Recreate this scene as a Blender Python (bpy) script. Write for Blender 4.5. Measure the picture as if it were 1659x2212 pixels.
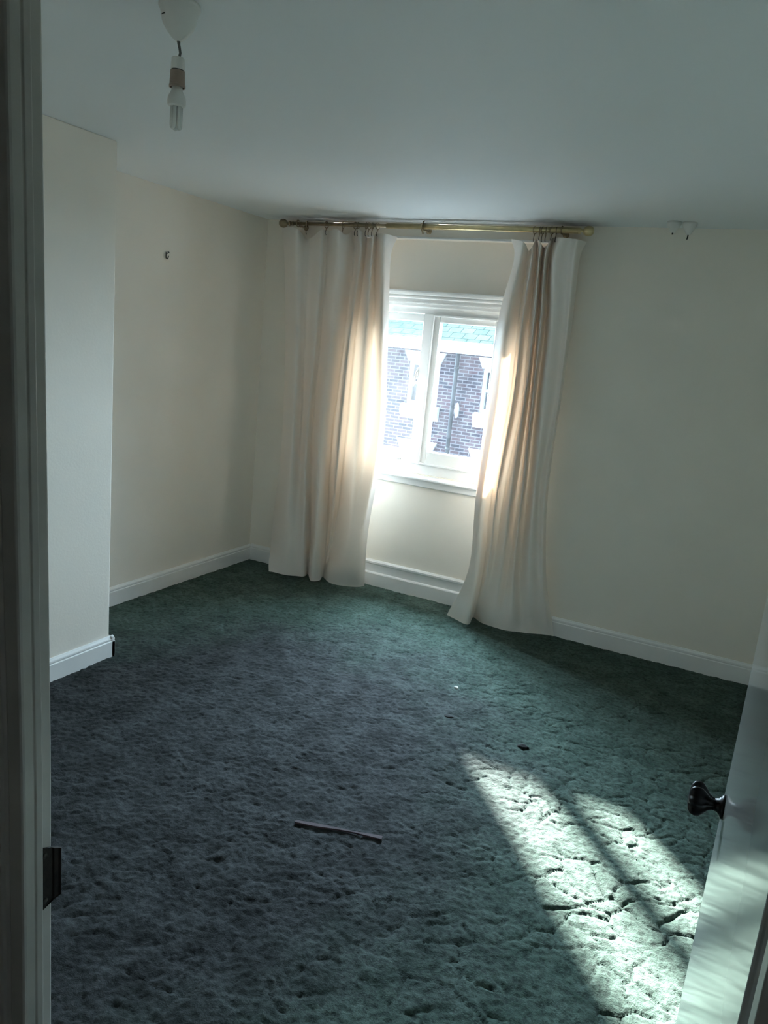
import bpy, bmesh, math, random
import numpy as np
from mathutils import Vector, Matrix, noise

for o in list(bpy.data.objects):
    bpy.data.objects.remove(o, do_unlink=True)
SC = bpy.context.scene
COL = SC.collection
R = math.radians

# ------------------------------------------------------------------ camera
EYE = 1.6
YAW, PITCH, ROLL = R(25.65), R(12.45), R(5.535)
fwd = Vector((-math.sin(YAW) * math.cos(PITCH), math.cos(YAW) * math.cos(PITCH), -math.sin(PITCH)))
rt0 = Vector((math.cos(YAW), math.sin(YAW), 0))
up0 = rt0.cross(fwd)
rt = rt0 * math.cos(ROLL) + up0 * math.sin(ROLL)
up = up0 * math.cos(ROLL) - rt0 * math.sin(ROLL)
cam_d = bpy.data.cameras.new('camera')
cam_d.sensor_fit = 'VERTICAL'
cam_d.sensor_height = 24.0
cam_d.lens = 24.0 * 1641.8 / 2212
cam_d.clip_start = 0.02
cam_d.clip_end = 300
cam = bpy.data.objects.new('camera', cam_d)
COL.objects.link(cam)
M = Matrix((rt, up, -fwd)).transposed().to_4x4()
M.translation = Vector((0, 0, EYE))
cam.matrix_world = M
SC.camera = cam

# ------------------------------------------------------------------ light and exposure
SC.view_settings.view_transform = 'Standard'
SC.view_settings.look = 'None'
SC.view_settings.gamma = 1
SC.view_settings.use_curve_mapping = False
SC.view_settings.exposure = 0.60

SUN_DIR = Vector((0.835, -1.0, -0.527)).normalized()     # the way the light travels
SUN_STRENGTH = 78.0
SKY_BASE = (0.42, 0.62, 0.90)
SKY_BASE_STRENGTH = 1.7
SKY_GLOW = (0.66, 0.85, 1.0)
SKY_GLOW_STRENGTH = 158.0

sun_d = bpy.data.lights.new('sun', 'SUN')
sun_d.energy = SUN_STRENGTH
sun_d.angle = R(2.2)
sun_d.color = (1.0, 0.965, 0.91)
sun = bpy.data.objects.new('sun', sun_d)
COL.objects.link(sun)
sun.rotation_euler = SUN_DIR.to_track_quat('-Z', 'Y').to_euler()
sun.location = (-6, 12, 6)

por_d = bpy.data.lights.new('window_daylight_portal', 'AREA')
por_d.shape = 'RECTANGLE'
por_d.size, por_d.size_y = 1.02, 1.06
por_d.cycles.is_portal = True
por = bpy.data.objects.new('window_daylight_portal', por_d)
COL.objects.link(por)
por.location = (-1.963, 4.60, 1.335)
por.rotation_euler = (R(-90), 0, 0)      # faces into the room

world = bpy.data.worlds.new('sky')
SC.world = world
world.use_nodes = True
wn, wl = world.node_tree.nodes, world.node_tree.links
wn.clear()
tc = wn.new('ShaderNodeTexCoord')
dot = wn.new('ShaderNodeVectorMath'); dot.operation = 'DOT_PRODUCT'
dot.inputs[1].default_value = -SUN_DIR
nrm = wn.new('ShaderNodeVectorMath'); nrm.operation = 'NORMALIZE'
wl.new(tc.outputs['Generated'], nrm.inputs[0])
wl.new(nrm.outputs['Vector'], dot.inputs[0])
rng = wn.new('ShaderNodeMapRange')
rng.inputs['From Min'].default_value = 0.0
rng.inputs['From Max'].default_value = 1.0
wl.new(dot.outputs['Value'], rng.inputs['Value'])
pw = wn.new('ShaderNodeMath'); pw.operation = 'POWER'; pw.inputs[1].default_value = 1.6
wl.new(rng.outputs['Result'], pw.inputs[0])
b1 = wn.new('ShaderNodeBackground'); b1.inputs['Color'].default_value = (*SKY_BASE, 1); b1.inputs['Strength'].default_value = SKY_BASE_STRENGTH
b2 = wn.new('ShaderNodeBackground'); b2.inputs['Color'].default_value = (*SKY_GLOW, 1)
gm = wn.new('ShaderNodeMath'); gm.operation = 'MULTIPLY'; gm.inputs[1].default_value = SKY_GLOW_STRENGTH
wl.new(pw.outputs[0], gm.inputs[0]); wl.new(gm.outputs[0], b2.inputs['Strength'])
ad = wn.new('ShaderNodeAddShader')
wl.new(b1.outputs[0], ad.inputs[0]); wl.new(b2.outputs[0], ad.inputs[1])
wo = wn.new('ShaderNodeOutputWorld')
wl.new(ad.outputs[0], wo.inputs['Surface'])

cy = SC.cycles
cy.use_denoising = True
cy.max_bounces = 14
cy.diffuse_bounces = 10
cy.glossy_bounces = 5
cy.transmission_bounces = 8
cy.transparent_max_bounces = 12
cy.sample_clamp_indirect = 6.0
cy.caustics_reflective = False
cy.caustics_refractive = False

# ------------------------------------------------------------------ materials
def node_mat(name):
    m = bpy.data.materials.new(name)
    m.use_nodes = True
    nt = m.node_tree
    return m, nt.nodes, nt.links, nt.nodes['Principled BSDF']

def objcoord(n):
    return n.new('ShaderNodeTexCoord').outputs['Object']

def paint(name, col, rough=0.6, var=0.04, scale=6.0, bump=0.0, bscale=60.0, spec=0.4, metallic=0.0, coat=0.0):
    """a painted or plain surface with slight tone variation and fine relief"""
    m, n, l, p = node_mat(name)
    co = objcoord(n)
    nz = n.new('ShaderNodeTexNoise'); nz.inputs['Scale'].default_value = scale; nz.inputs['Detail'].default_value = 5
    l.new(co, nz.inputs['Vector'])
    rmp = n.new('ShaderNodeValToRGB')
    c0 = tuple(max(0, c * (1 - var)) for c in col); c1 = tuple(min(1, c * (1 + var)) for c in col)
    rmp.color_ramp.elements[0].color = (*c0, 1); rmp.color_ramp.elements[0].position = 0.3
    rmp.color_ramp.elements[1].color = (*c1, 1); rmp.color_ramp.elements[1].position = 0.7
    l.new(nz.outputs['Fac'], rmp.inputs['Fac'])
    l.new(rmp.outputs['Color'], p.inputs['Base Color'])
    p.inputs['Roughness'].default_value = rough
    p.inputs['Specular IOR Level'].default_value = spec
    p.inputs['Metallic'].default_value = metallic
    p.inputs['Coat Weight'].default_value = coat
    if bump > 0:
        n2 = n.new('ShaderNodeTexNoise'); n2.inputs['Scale'].default_value = bscale; n2.inputs['Detail'].default_value = 4
        l.new(co, n2.inputs['Vector'])
        b = n.new('ShaderNodeBump'); b.inputs['Strength'].default_value = bump; b.inputs['Distance'].default_value = 0.002
        l.new(n2.outputs['Fac'], b.inputs['Height']); l.new(b.outputs['Normal'], p.inputs['Normal'])
    return m

M_WALL = paint('cream_wall_paint', (0.84, 0.785, 0.705), 0.75, 0.02, 3.0, 0.25, 90, 0.25)
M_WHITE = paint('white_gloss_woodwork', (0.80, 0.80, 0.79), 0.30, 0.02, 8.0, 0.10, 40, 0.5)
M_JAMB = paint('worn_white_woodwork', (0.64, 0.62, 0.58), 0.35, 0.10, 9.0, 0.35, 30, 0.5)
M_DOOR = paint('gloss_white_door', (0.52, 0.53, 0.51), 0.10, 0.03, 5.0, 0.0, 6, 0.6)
M_PLASTIC = paint('white_plastic', (0.75, 0.74, 0.71), 0.4, 0.02, 20)
M_PLASTIC_OLD = paint('browned_plastic', (0.36, 0.27, 0.22), 0.45, 0.12, 25)
M_BLACK = paint('black_line', (0.015, 0.014, 0.013), 0.5, 0.1, 30)
M_KNOB = paint('black_turned_wood', (0.005, 0.004, 0.004), 0.34, 0.2, 30, 0, 60, 0.22)
M_RUST = paint('dark_rusted_iron', (0.022, 0.014, 0.010), 0.55, 0.5, 60, 0.5, 80, 0.4, 0.4)
M_STEEL = paint('dull_steel', (0.10, 0.09, 0.08), 0.4, 0.2, 40, 0, 60, 0.5, 0.8)
M_FLEX = paint('grey_flex', (0.12, 0.12, 0.11), 0.6, 0.1, 40)
M_BRASS = paint('polished_brass', (0.62, 0.52, 0.30), 0.28, 0.10, 25, 0.0, 60, 0.5, 0.85)
M_BRASS_DULL = paint('tarnished_brass', (0.32, 0.25, 0.16), 0.42, 0.2, 30, 0.0, 60, 0.5, 0.8)
M_STONE = paint('painted_white_stone', (0.80, 0.80, 0.79), 0.8, 0.04, 3.0, 0.3, 30)
M_ASPHALT = paint('asphalt', (0.09, 0.09, 0.09), 0.9, 0.2, 10, 0.3, 60)
M_DARKGLASS = paint('dark_window_glass', (0.03, 0.035, 0.045), 0.08, 0.1, 2, 0, 60, 0.5)
M_IRON = paint('black_painted_iron', (0.02, 0.023, 0.028), 0.5, 0.1, 8)
M_LINT = paint('dark_fluff', (0.015, 0.016, 0.016), 0.95, 0.3, 60)
M_PAPER = paint('white_scrap', (0.75, 0.76, 0.74), 0.8, 0.05, 40)
M_STRIP = paint('dull_maroon_strip', (0.050, 0.030, 0.036), 0.85, 0.25, 40, 0.3, 60)

def ceiling_mat():
    m, n, l, p = node_mat('white_ceiling_paint')
    co = objcoord(n)
    sep = n.new('ShaderNodeSeparateXYZ'); l.new(co, sep.inputs[0])
    nz = n.new('ShaderNodeTexNoise'); nz.inputs['Scale'].default_value = 9; nz.inputs['Detail'].default_value = 8
    l.new(co, nz.inputs['Vector'])
    # soot and mildew stain along the window-wall edge
    def rngm(src, a, b):
        r = n.new('ShaderNodeMapRange'); r.inputs['From Min'].default_value = a; r.inputs['From Max'].default_value = b
        r.interpolation_type = 'SMOOTHSTEP'
        l.new(src, r.inputs['Value']); return r.outputs['Result']
    def mul(a, b):
        q = n.new('ShaderNodeMath'); q.operation = 'MULTIPLY'
        l.new(a, q.inputs[0])
        if isinstance(b, float): q.inputs[1].default_value = b
        else: l.new(b, q.inputs[1])
        return q.outputs[0]
    nadd = n.new('ShaderNodeMath'); nadd.operation = 'MULTIPLY_ADD'
    l.new(nz.outputs['Fac'], nadd.inputs[0]); nadd.inputs[1].default_value = 0.22
    l.new(sep.outputs['Y'], nadd.inputs[2])
    edge = rngm(nadd.outputs[0], 4.24, 4.44)
    xa = rngm(sep.outputs['X'], -3.1, -2.7); xb = rngm(sep.outputs['X'], -0.85, -1.1)
    # thin in the middle of the wall, dense above both curtains
    ab = n.new('ShaderNodeMath'); ab.operation = 'SUBTRACT'; l.new(sep.outputs['X'], ab.inputs[0]); ab.inputs[1].default_value = -1.8
    aa = n.new('ShaderNodeMath'); aa.operation = 'ABSOLUTE'; l.new(ab.outputs[0], aa.inputs[0])
    mid = n.new('ShaderNodeMapRange'); mid.inputs['From Min'].default_value = 0.25; mid.inputs['From Max'].default_value = 0.65
    mid.inputs['To Min'].default_value = 0.35; mid.inputs['To Max'].default_value = 1.0
    l.new(aa.outputs[0], mid.inputs['Value'])
    fac = mul(mul(mul(edge, mul(xa, xb)), mid.outputs['Result']), 0.75)
    mix = n.new('ShaderNodeMix'); mix.data_type = 'RGBA'
    mix.inputs['A'].default_value = (0.83, 0.865, 0.88, 1)
    mix.inputs['B'].default_value = (0.13, 0.12, 0.11, 1)
    l.new(fac, mix.inputs['Factor']); l.new(mix.outputs['Result'], p.inputs['Base Color'])
    p.inputs['Roughness'].default_value = 0.6
    p.inputs['Specular IOR Level'].default_value = 0.25
    n2 = n.new('ShaderNodeTexNoise'); n2.inputs['Scale'].default_value = 5; n2.inputs['Detail'].default_value = 6
    l.new(co, n2.inputs['Vector'])
    b = n.new('ShaderNodeBump'); b.inputs['Strength'].default_value = 0.25; b.inputs['Distance'].default_value = 0.01
    l.new(n2.outputs['Fac'], b.inputs['Height']); l.new(b.outputs['Normal'], p.inputs['Normal'])
    return m
M_CEIL = ceiling_mat()

def carpet_mat():
    m, n, l, p = node_mat('green_sculpted_carpet')
    co = objcoord(n)
    def ns(scale, det, rough=0.55):
        t = n.new('ShaderNodeTexNoise'); t.inputs['Scale'].default_value = scale; t.inputs['Detail'].default_value = det
        t.inputs['Roughness'].default_value = rough
        l.new(co, t.inputs['Vector']); return t.outputs['Fac']
    def mixc(f, a, b):
        x = n.new('ShaderNodeMix'); x.data_type = 'RGBA'
        if isinstance(f, float): x.inputs['Factor'].default_value = f
        else: l.new(f, x.inputs['Factor'])
        for v, s in ((a, 'A'), (b, 'B')):
            if isinstance(v, tuple): x.inputs[s].default_value = (*v, 1)
            else: l.new(v, x.inputs[s])
        return x.outputs['Result']
    def ramp(src, a, b):
        r = n.new('ShaderNodeMapRange'); r.inputs['From Min'].default_value = a; r.inputs['From Max'].default_value = b
        r.interpolation_type = 'SMOOTHSTEP'; l.new(src, r.inputs['Value']); return r.outputs['Result']
    big = ns(2.6, 6, 0.62); mid = ns(8, 7, 0.68); fine = ns(55, 5, 0.72)
    # trodden, greyer track from the doorway towards the window
    mp = n.new('ShaderNodeMapping'); mp.vector_type = 'POINT'
    mp.inputs['Location'].default_value = (1.72 / 1.10, -2.0 / 1.50, 0); mp.inputs['Scale'].default_value = (1 / 1.10, 1 / 1.50, 0)
    l.new(co, mp.inputs['Vector'])
    ln = n.new('ShaderNodeVectorMath'); ln.operation = 'LENGTH'; l.new(mp.outputs[0], ln.inputs[0])
    sm = n.new('ShaderNodeMath'); sm.operation = 'MULTIPLY_ADD'; l.new(big, sm.inputs[0]); sm.inputs[1].default_value = 0.7
    l.new(ln.outputs['Value'], sm.inputs[2])
    worn = ramp(sm.outputs[0], 1.75, 1.05)
    green = mixc(ramp(mid, 0.35, 0.68), (0.036, 0.063, 0.050), (0.070, 0.106, 0.087))
    grey = mixc(ramp(mid, 0.36, 0.66), (0.0110, 0.0125, 0.0128), (0.038, 0.0415, 0.0435))
    colr = mixc(worn, green, grey)
    dark = mixc(ramp(fine, 0.30, 0.62), (0.30, 0.31, 0.31), (1.2, 1.2, 1.2))
    mm = n.new('ShaderNodeMix'); mm.data_type = 'RGBA'; mm.blend_type = 'MULTIPLY'; mm.inputs['Factor'].default_value = 0.85
    l.new(colr, mm.inputs['A']); l.new(dark, mm.inputs['B'])
    l.new(mm.outputs['Result'], p.inputs['Base Color'])
    p.inputs['Roughness'].default_value = 0.95
    p.inputs['Specular IOR Level'].default_value = 0.1
    p.inputs['Sheen Weight'].default_value = 0.04
    p.inputs['Sheen Roughness'].default_value = 0.6
    bm_ = n.new('ShaderNodeBump'); bm_.inputs['Strength'].default_value = 0.8; bm_.inputs['Distance'].default_value = 0.006
    l.new(fine, bm_.inputs['Height'])
    b2_ = n.new('ShaderNodeBump'); b2_.inputs['Strength'].default_value = 0.6; b2_.inputs['Distance'].default_value = 0.02
    l.new(mid, b2_.inputs['Height']); l.new(bm_.outputs['Normal'], b2_.inputs['Normal'])
    l.new(b2_.outputs['Normal'], p.inputs['Normal'])
    return m
M_CARPET = carpet_mat()

def cloth_mat():
    m, n, l, p = node_mat('cream_curtain_cloth')
    n.remove(p)
    out = n['Material Output']
    co = objcoord(n)
    nz = n.new('ShaderNodeTexNoise'); nz.inputs['Scale'].default_value = 240; nz.inputs['Detail'].default_value = 2
    mp = n.new('ShaderNodeMapping'); mp.inputs['Scale'].default_value = (1, 1, 0.25); l.new(co, mp.inputs[0]); l.new(mp.outputs[0], nz.inputs['Vector'])
    bp = n.new('ShaderNodeBump'); bp.inputs['Strength'].default_value = 0.15; bp.inputs['Distance'].default_value = 0.002
    l.new(nz.outputs['Fac'], bp.inputs['Height'])
    d = n.new('ShaderNodeBsdfDiffuse'); d.inputs['Color'].default_value = (0.86, 0.815, 0.765, 1)
    t = n.new('ShaderNodeBsdfTranslucent'); t.inputs['Color'].default_value = (0.82, 0.56, 0.38, 1)
    l.new(bp.outputs['Normal'], d.inputs['Normal'])
    mx = n.new('ShaderNodeMixShader'); mx.inputs[0].default_value = 0.075
    l.new(d.outputs[0], mx.inputs[1]); l.new(t.outputs[0], mx.inputs[2]); l.new(mx.outputs[0], out.inputs['Surface'])
    return m
M_CLOTH = cloth_mat()

def glass_mat():
    m, n, l, p = node_mat('hazy_window_glass')
    n.remove(p)
    out = n['Material Output']
    co = objcoord(n)
    tr = n.new('ShaderNodeBsdfTransparent'); tr.inputs['Color'].default_value = (0.93, 0.96, 0.97, 1)
    gl = n.new('ShaderNodeBsdfGlossy'); gl.inputs['Roughness'].default_value = 0.03; gl.inputs['Color'].default_value = (1, 1, 1, 1)
    lw = n.new('ShaderNodeLayerWeight'); lw.inputs['Blend'].default_value = 0.5
    f5 = n.new('ShaderNodeMath'); f5.operation = 'POWER'; f5.inputs[1].default_value = 5.0; l.new(lw.outputs['Facing'], f5.inputs[0])
    fr = n.new('ShaderNodeMath'); fr.operation = 'MULTIPLY_ADD'; fr.inputs[1].default_value = 0.9; fr.inputs[2].default_value = 0.04; l.new(f5.outputs[0], fr.inputs[0])
    mx = n.new('ShaderNodeMixShader'); l.new(fr.outputs[0], mx.inputs[0]); l.new(tr.outputs[0], mx.inputs[1]); l.new(gl.outputs[0], mx.inputs[2])
    veil = n.new('ShaderNodeBsdfTranslucent'); veil.inputs['Color'].default_value = (0.9, 0.95, 1.0, 1)  # translucent veil put into the panes to imitate window glare
    nz = n.new('ShaderNodeTexNoise'); nz.inputs['Scale'].default_value = 14; nz.inputs['Detail'].default_value = 8; nz.inputs['Roughness'].default_value = 0.7
    l.new(co, nz.inputs['Vector'])
    mr = n.new('ShaderNodeMapRange'); mr.inputs['From Min'].default_value = 0.35; mr.inputs['From Max'].default_value = 0.7
    mr.inputs['To Min'].default_value = 0.0008; mr.inputs['To Max'].default_value = 0.003
    l.new(nz.outputs['Fac'], mr.inputs['Value'])
    m2 = n.new('ShaderNodeMixShader'); l.new(mr.outputs[0], m2.inputs[0]); l.new(mx.outputs[0], m2.inputs[1]); l.new(veil.outputs[0], m2.inputs[2])
    l.new(m2.outputs[0], out.inputs['Surface'])
    return m
M_GLASS = glass_mat()

def tube_mat():
    m, n, l, p = node_mat('lamp_tube_glass')
    p.inputs['Base Color'].default_value = (0.86, 0.87, 0.85, 1)
    p.inputs['Roughness'].default_value = 0.2
    p.inputs['Subsurface Weight'].default_value = 0.3
    p.inputs['Subsurface Radius'].default_value = (0.01, 0.01, 0.01)
    return m
M_TUBE = tube_mat()

def brick_mat():
    m, n, l, p = node_mat('purple_brown_brick')
    co = objcoord(n)
    mp = n.new('ShaderNodeMapping'); mp.inputs['Rotation'].default_value = (R(90), 0, 0); l.new(co, mp.inputs[0])
    bt = n.new('ShaderNodeTexBrick')
    bt.inputs['Scale'].default_value = 1.0
    bt.inputs['Brick Width'].default_value = 0.225; bt.inputs['Row Height'].default_value = 0.075
    bt.inputs['Mortar Size'].default_value = 0.011
    bt.inputs['Color1'].default_value = (0.085, 0.050, 0.058, 1); bt.inputs['Color2'].default_value = (0.022, 0.022, 0.036, 1)
    bt.inputs['Mortar'].default_value = (0.16, 0.15, 0.16, 1)
    l.new(mp.outputs[0], bt.inputs['Vector'])
    l.new(bt.outputs['Color'], p.inputs['Base Color'])
    p.inputs['Roughness'].default_value = 1.0; p.inputs['Specular IOR Level'].default_value = 0.0
    return m
M_BRICK = brick_mat()

def slate_mat():
    m, n, l, p = node_mat('green_grey_slates')
    co = objcoord(n)
    bt = n.new('ShaderNodeTexBrick')
    bt.inputs['Scale'].default_value = 1.0
    bt.inputs['Brick Width'].default_value = 0.30; bt.inputs['Row Height'].default_value = 0.24; bt.inputs['Mortar Size'].default_value = 0.012
    bt.inputs['Color1'].default_value = (0.020, 0.032, 0.027, 1); bt.inputs['Color2'].default_value = (0.030, 0.042, 0.035, 1)
    bt.inputs['Mortar'].default_value = (0.010, 0.013, 0.011, 1)
    l.new(co, bt.inputs['Vector']); l.new(bt.outputs['Color'], p.inputs['Base Color'])
    p.inputs['Roughness'].default_value = 1.0; p.inputs['Specular IOR Level'].default_value = 0.0
    return m
M_SLATE = slate_mat()

# ------------------------------------------------------------------ mesh helpers
def box(bm, x0, x1, y0, y1, z0, z1):
    v = [bm.verts.new((x, y, z)) for x in (x0, x1) for y in (y0, y1) for z in (z0, z1)]
    for f in ((0, 1, 3, 2), (4, 6, 7, 5), (0, 4, 5, 1), (2, 3, 7, 6), (0, 2, 6, 4), (1, 5, 7, 3)):
        bm.faces.new([v[i] for i in f])
    return v

def prism(bm, prof, axis, a, b, origin=(0, 0, 0)):
    """closed 2-D profile swept from a to b along x, y or z"""
    rings = []
    for t in (a, b):
        ring = []
        for u, w in prof:
            p = {'x': (t, u, w), 'y': (u, t, w), 'z': (u, w, t)}[axis]
            ring.append(bm.verts.new(Vector(p) + Vector(origin)))
        rings.append(ring)
    k = len(prof)
    for i in range(k):
        bm.faces.new((rings[0][i], rings[0][(i + 1) % k], rings[1][(i + 1) % k], rings[1][i]))
    bm.faces.new(rings[0][::-1]); bm.faces.new(rings[1])

def lathe(bm, prof, mat=Matrix(), seg=32, lobes=0, depth=0.0):
    """(radius, height) profile turned about local z, then placed by mat"""
    rings = []
    for r, h in prof:
        if r < 1e-6:
            rings.append([bm.verts.new(mat @ Vector((0, 0, h)))])
        else:
            ring = []
            for i in range(seg):
                a = 2 * math.pi * i / seg
                q = r * (1 - depth * (0.5 + 0.5 * math.cos(lobes * a))) if lobes else r
                ring.append(bm.verts.new(mat @ Vector((q * math.cos(a), q * math.sin(a), h))))
            rings.append(ring)
    for a, b in zip(rings, rings[1:]):
        if len(a) == 1 and len(b) == 1: continue
        for i in range(seg):
            j = (i + 1) % seg
            if len(a) == 1: bm.faces.new((a[0], b[i], b[j]))
            elif len(b) == 1: bm.faces.new((a[i], a[j], b[0]))
            else: bm.faces.new((a[i], a[j], b[j], b[i]))

def tube(bm, pts, r, seg=12, closed=False):
    pts = [Vector(p) for p in pts]
    rings = []
    k = len(pts)
    ref = None
    for i, p in enumerate(pts):
        if closed: t = pts[(i + 1) % k] - pts[i - 1]
        else: t = pts[min(i + 1, k - 1)] - pts[max(i - 1, 0)]
        t.normalize()
        if ref is None:
            ref = Vector((0, 0, 1)) if abs(t.z) < 0.9 else Vector((1, 0, 0))
        a = (ref - t * ref.dot(t)).normalized(); ref = a
        b = t.cross(a)
        rr = r[i] if isinstance(r, (list, tuple)) else r
        rings.append([bm.verts.new(p + (a * math.cos(2 * math.pi * s / seg) + b * math.sin(2 * math.pi * s / seg)) * rr) for s in range(seg)])
    n_ = k if closed else k - 1
    for i in range(n_):
        A, B = rings[i], rings[(i + 1) % k]
        for s in range(seg):
            bm.faces.new((A[s], A[(s + 1) % seg], B[(s + 1) % seg], B[s]))
    if not closed:
        bm.faces.new(rings[0][::-1]); bm.faces.new(rings[-1])

def obj(name, bm, mat, parent=None, smooth=False, bevel=0.0, seg=2):
    bmesh.ops.recalc_face_normals(bm, faces=bm.faces)
    me = bpy.data.meshes.new(name)
    bm.to_mesh(me); bm.free()
    me.materials.append(mat)
    if smooth:
        me.shade_smooth()
    o = bpy.data.objects.new(name, me)
    COL.objects.link(o)
    if parent is not None:
        o.parent = parent
        o.matrix_parent_inverse = Matrix.Translation(parent.location).inverted() if parent.type == 'EMPTY' else Matrix()
    if bevel > 0:
        b = o.modifiers.new('edge', 'BEVEL'); b.width = bevel; b.segments = seg; b.limit_method = 'ANGLE'; b.angle_limit = R(40)
    return o

def tag(o, label, cat, group=None, kind=None):
    o['label'] = label; o['category'] = cat
    if group: o['group'] = group
    if kind: o['kind'] = kind
    return o

def thing(name, loc, label, cat, group=None, kind=None):
    o = bpy.data.objects.new(name, None)
    COL.objects.link(o); o.location = loc; o.empty_display_size = 0.05
    return tag(o, label, cat, group, kind)

def struct(name, bm, mat, label, cat, bevel=0.0, smooth=False):
    o = obj(name, bm, mat, None, smooth, bevel)
    return tag(o, label, cat, None, 'structure')

def new(): return bmesh.new()

# ------------------------------------------------------------------ room dimensions (metres, eye at the origin of x and y)
CEIL = 2.322
XL = -3.14            # left wall
XC = -2.63            # face of the chimney breast
YC = 2.55             # its far corner
YW = 4.36             # window wall
YR = 4.46             # back of the shallow window recess
XR = 1.05             # right wall
YD = 0.62             # doorway wall, room face
RX0, RX1, RZ = -2.62, -1.20, 2.236     # recess

# floor: sculpted carpet with carved lines as real relief
def carpet():
    rs = np.random.RandomState(7)
    step = 0.0062
    xs = np.arange(-3.2, XR + 0.06, step); ys = np.arange(0.56, 4.50, step)
    X, Y = np.meshgrid(xs, ys)
    def vnoise(X, Y, s, seed):
        r = np.random.RandomState(seed); G = r.rand(256, 256)
        u, v = X * s + 40.3, Y * s + 17.7
        i, j = np.floor(u).astype(int), np.floor(v).astype(int)
        f, g = u - i, v - j
        f = f * f * (3 - 2 * f); g = g * g * (3 - 2 * g)
        a = G[i % 256, j % 256]; b = G[(i + 1) % 256, j % 256]; c = G[i % 256, (j + 1) % 256]; d = G[(i + 1) % 256, (j + 1) % 256]
        return (a * (1 - f) + b * f) * (1 - g) + (c * (1 - f) + d * f) * g - 0.5
    wx = X + 0.10 * vnoise(X, Y, 6, 1) + 0.075 * vnoise(X, Y, 13, 2)
    wy = Y + 0.10 * vnoise(X, Y, 6, 3) + 0.075 * vnoise(X, Y, 13, 4)
    def edges(U, V, cell, seed):
        J = np.random.RandomState(seed).rand(300, 300, 2)
        u, v = U / cell + 100, V / cell + 100
        i, j = np.floor(u).astype(int), np.floor(v).astype(int)
        best = np.full(u.shape, 9.0); sec = best.copy()
        for a in (-1, 0, 1):
            for b in (-1, 0, 1):
                ii, jj = i + a, j + b
                q = J[ii % 300, jj % 300]
                d = np.hypot(ii + 0.1 + 0.8 * q[..., 0] - u, jj + 0.1 + 0.8 * q[..., 1] - v)
                m = d < best
                sec = np.where(m, best, np.minimum(sec, d)); best = np.where(m, d, best)
        return (sec - best) * cell
    e1 = edges(wx * 1.0, wy * 1.25, 0.112, 5)
    e2 = edges(wx + 5, wy + 3, 0.060, 6)
    # the lines come and go along their length
    br1 = np.clip(0.92 + 2.4 * vnoise(X, Y, 8, 8), 0.0, 1)
    br2 = np.clip(2.5 * vnoise(X, Y, 5, 9) - 0.1, 0, 1)
    rad = np.hypot((X + 1.72) / 1.10, (Y - 2.0) / 1.50) + 0.7 * (vnoise(X, Y, 2.4, 12))
    flat = np.clip((1.25 - rad) / 0.5, 0, 1)            # trodden flat along the track to the window
    g1 = np.clip(1 - e1 / 0.0090, 0, 1) * br1 * (1 - 0.45 * flat)
    g2 = np.clip(1 - e2 / 0.013, 0, 1) * br2 * (1 - 0.4 * flat)
    dome = np.clip(e1 / 0.05, 0, 1) ** 0.6
    Z = -0.0070 * g1 - 0.0025 * g2 - 0.0032 * (1 - dome) * br1 * (1 - 0.35 * flat)
    tuft = 0.6 * vnoise(X, Y, 48, 10) + vnoise(X, Y, 82, 11)
    Z += 0.0030 * tuft * (1 + 0.9 * flat) + 0.0015 * vnoise(X, Y, 22, 13) + 0.003 * vnoise(X, Y, 5, 15) - 0.004
    Z = np.minimum(Z, 0.0)
    ny, nx = X.shape
    co = np.stack([X, Y, Z], -1).reshape(-1, 3).astype(np.float32)
    idx = np.arange(ny * nx).reshape(ny, nx)
    q = np.stack([idx[:-1, :-1], idx[:-1, 1:], idx[1:, 1:], idx[1:, :-1]], -1).reshape(-1, 4).astype(np.int32)
    me = bpy.data.meshes.new('floor')
    me.vertices.add(len(co)); me.vertices.foreach_set('co', co.ravel())
    me.loops.add(q.size); me.loops.foreach_set('vertex_index', q.ravel())
    me.polygons.add(len(q)); me.polygons.foreach_set('loop_start', np.arange(0, q.size, 4, dtype=np.int32))
    me.update(calc_edges=True); me.validate()
    me.shade_smooth()
    me.materials.append(M_CARPET)
    o = bpy.data.objects.new('floor', me); COL.objects.link(o)
    tag(o, 'dark green carved pile carpet covering the whole bedroom floor', 'floor', None, 'structure')
carpet()
bm = new(); box(bm, -1.6, 1.3, -1.3, 0.56, -0.10, -0.004)
struct('floor_landing', bm, M_STRIP, 'dark landing floor outside the bedroom doorway', 'floor')

# ceiling
bm = new(); box(bm, -3.4, 1.3, -1.4, 4.75, CEIL, CEIL + 0.12)
struct('ceiling', bm, M_CEIL, 'flat white ceiling with sooty stain above the curtain pole', 'ceiling')

# walls
bm = new(); box(bm, XL - 0.15, XL, 0.4, 4.75, -0.1, CEIL)
struct('wall_left', bm, M_WALL, 'cream left wall beyond the chimney breast', 'wall')
bm = new(); box(bm, XL, XC, YD, YC, -0.1, CEIL)
struct('wall_chimney_breast', bm, M_WALL, 'cream chimney breast standing out from the left wall', 'wall', 0.006)
bm = new(); box(bm, XR, XR + 0.15, -1.4, 4.75, -0.1, CEIL)
struct('wall_right', bm, M_WALL, 'cream right wall hidden behind the open door', 'wall')
WX0, WX1, WZ0, WZ1 = -2.475, -1.45, 0.80, 1.868      # window opening
YO = 4.56
bm = new()
box(bm, XL, RX0, YW, YO, -0.1, CEIL); box(bm, RX1, XR, YW, YO, -0.1, CEIL); box(bm, RX0, RX1, YW, YO, RZ, CEIL)
box(bm, RX0, WX0, YR, YO, -0.1, RZ); box(bm, WX1, RX1, YR, YO, -0.1, RZ)
box(bm, WX0, WX1, YR, YO, -0.1, WZ0); box(bm, WX0, WX1, YR, YO, WZ1, RZ)
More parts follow.
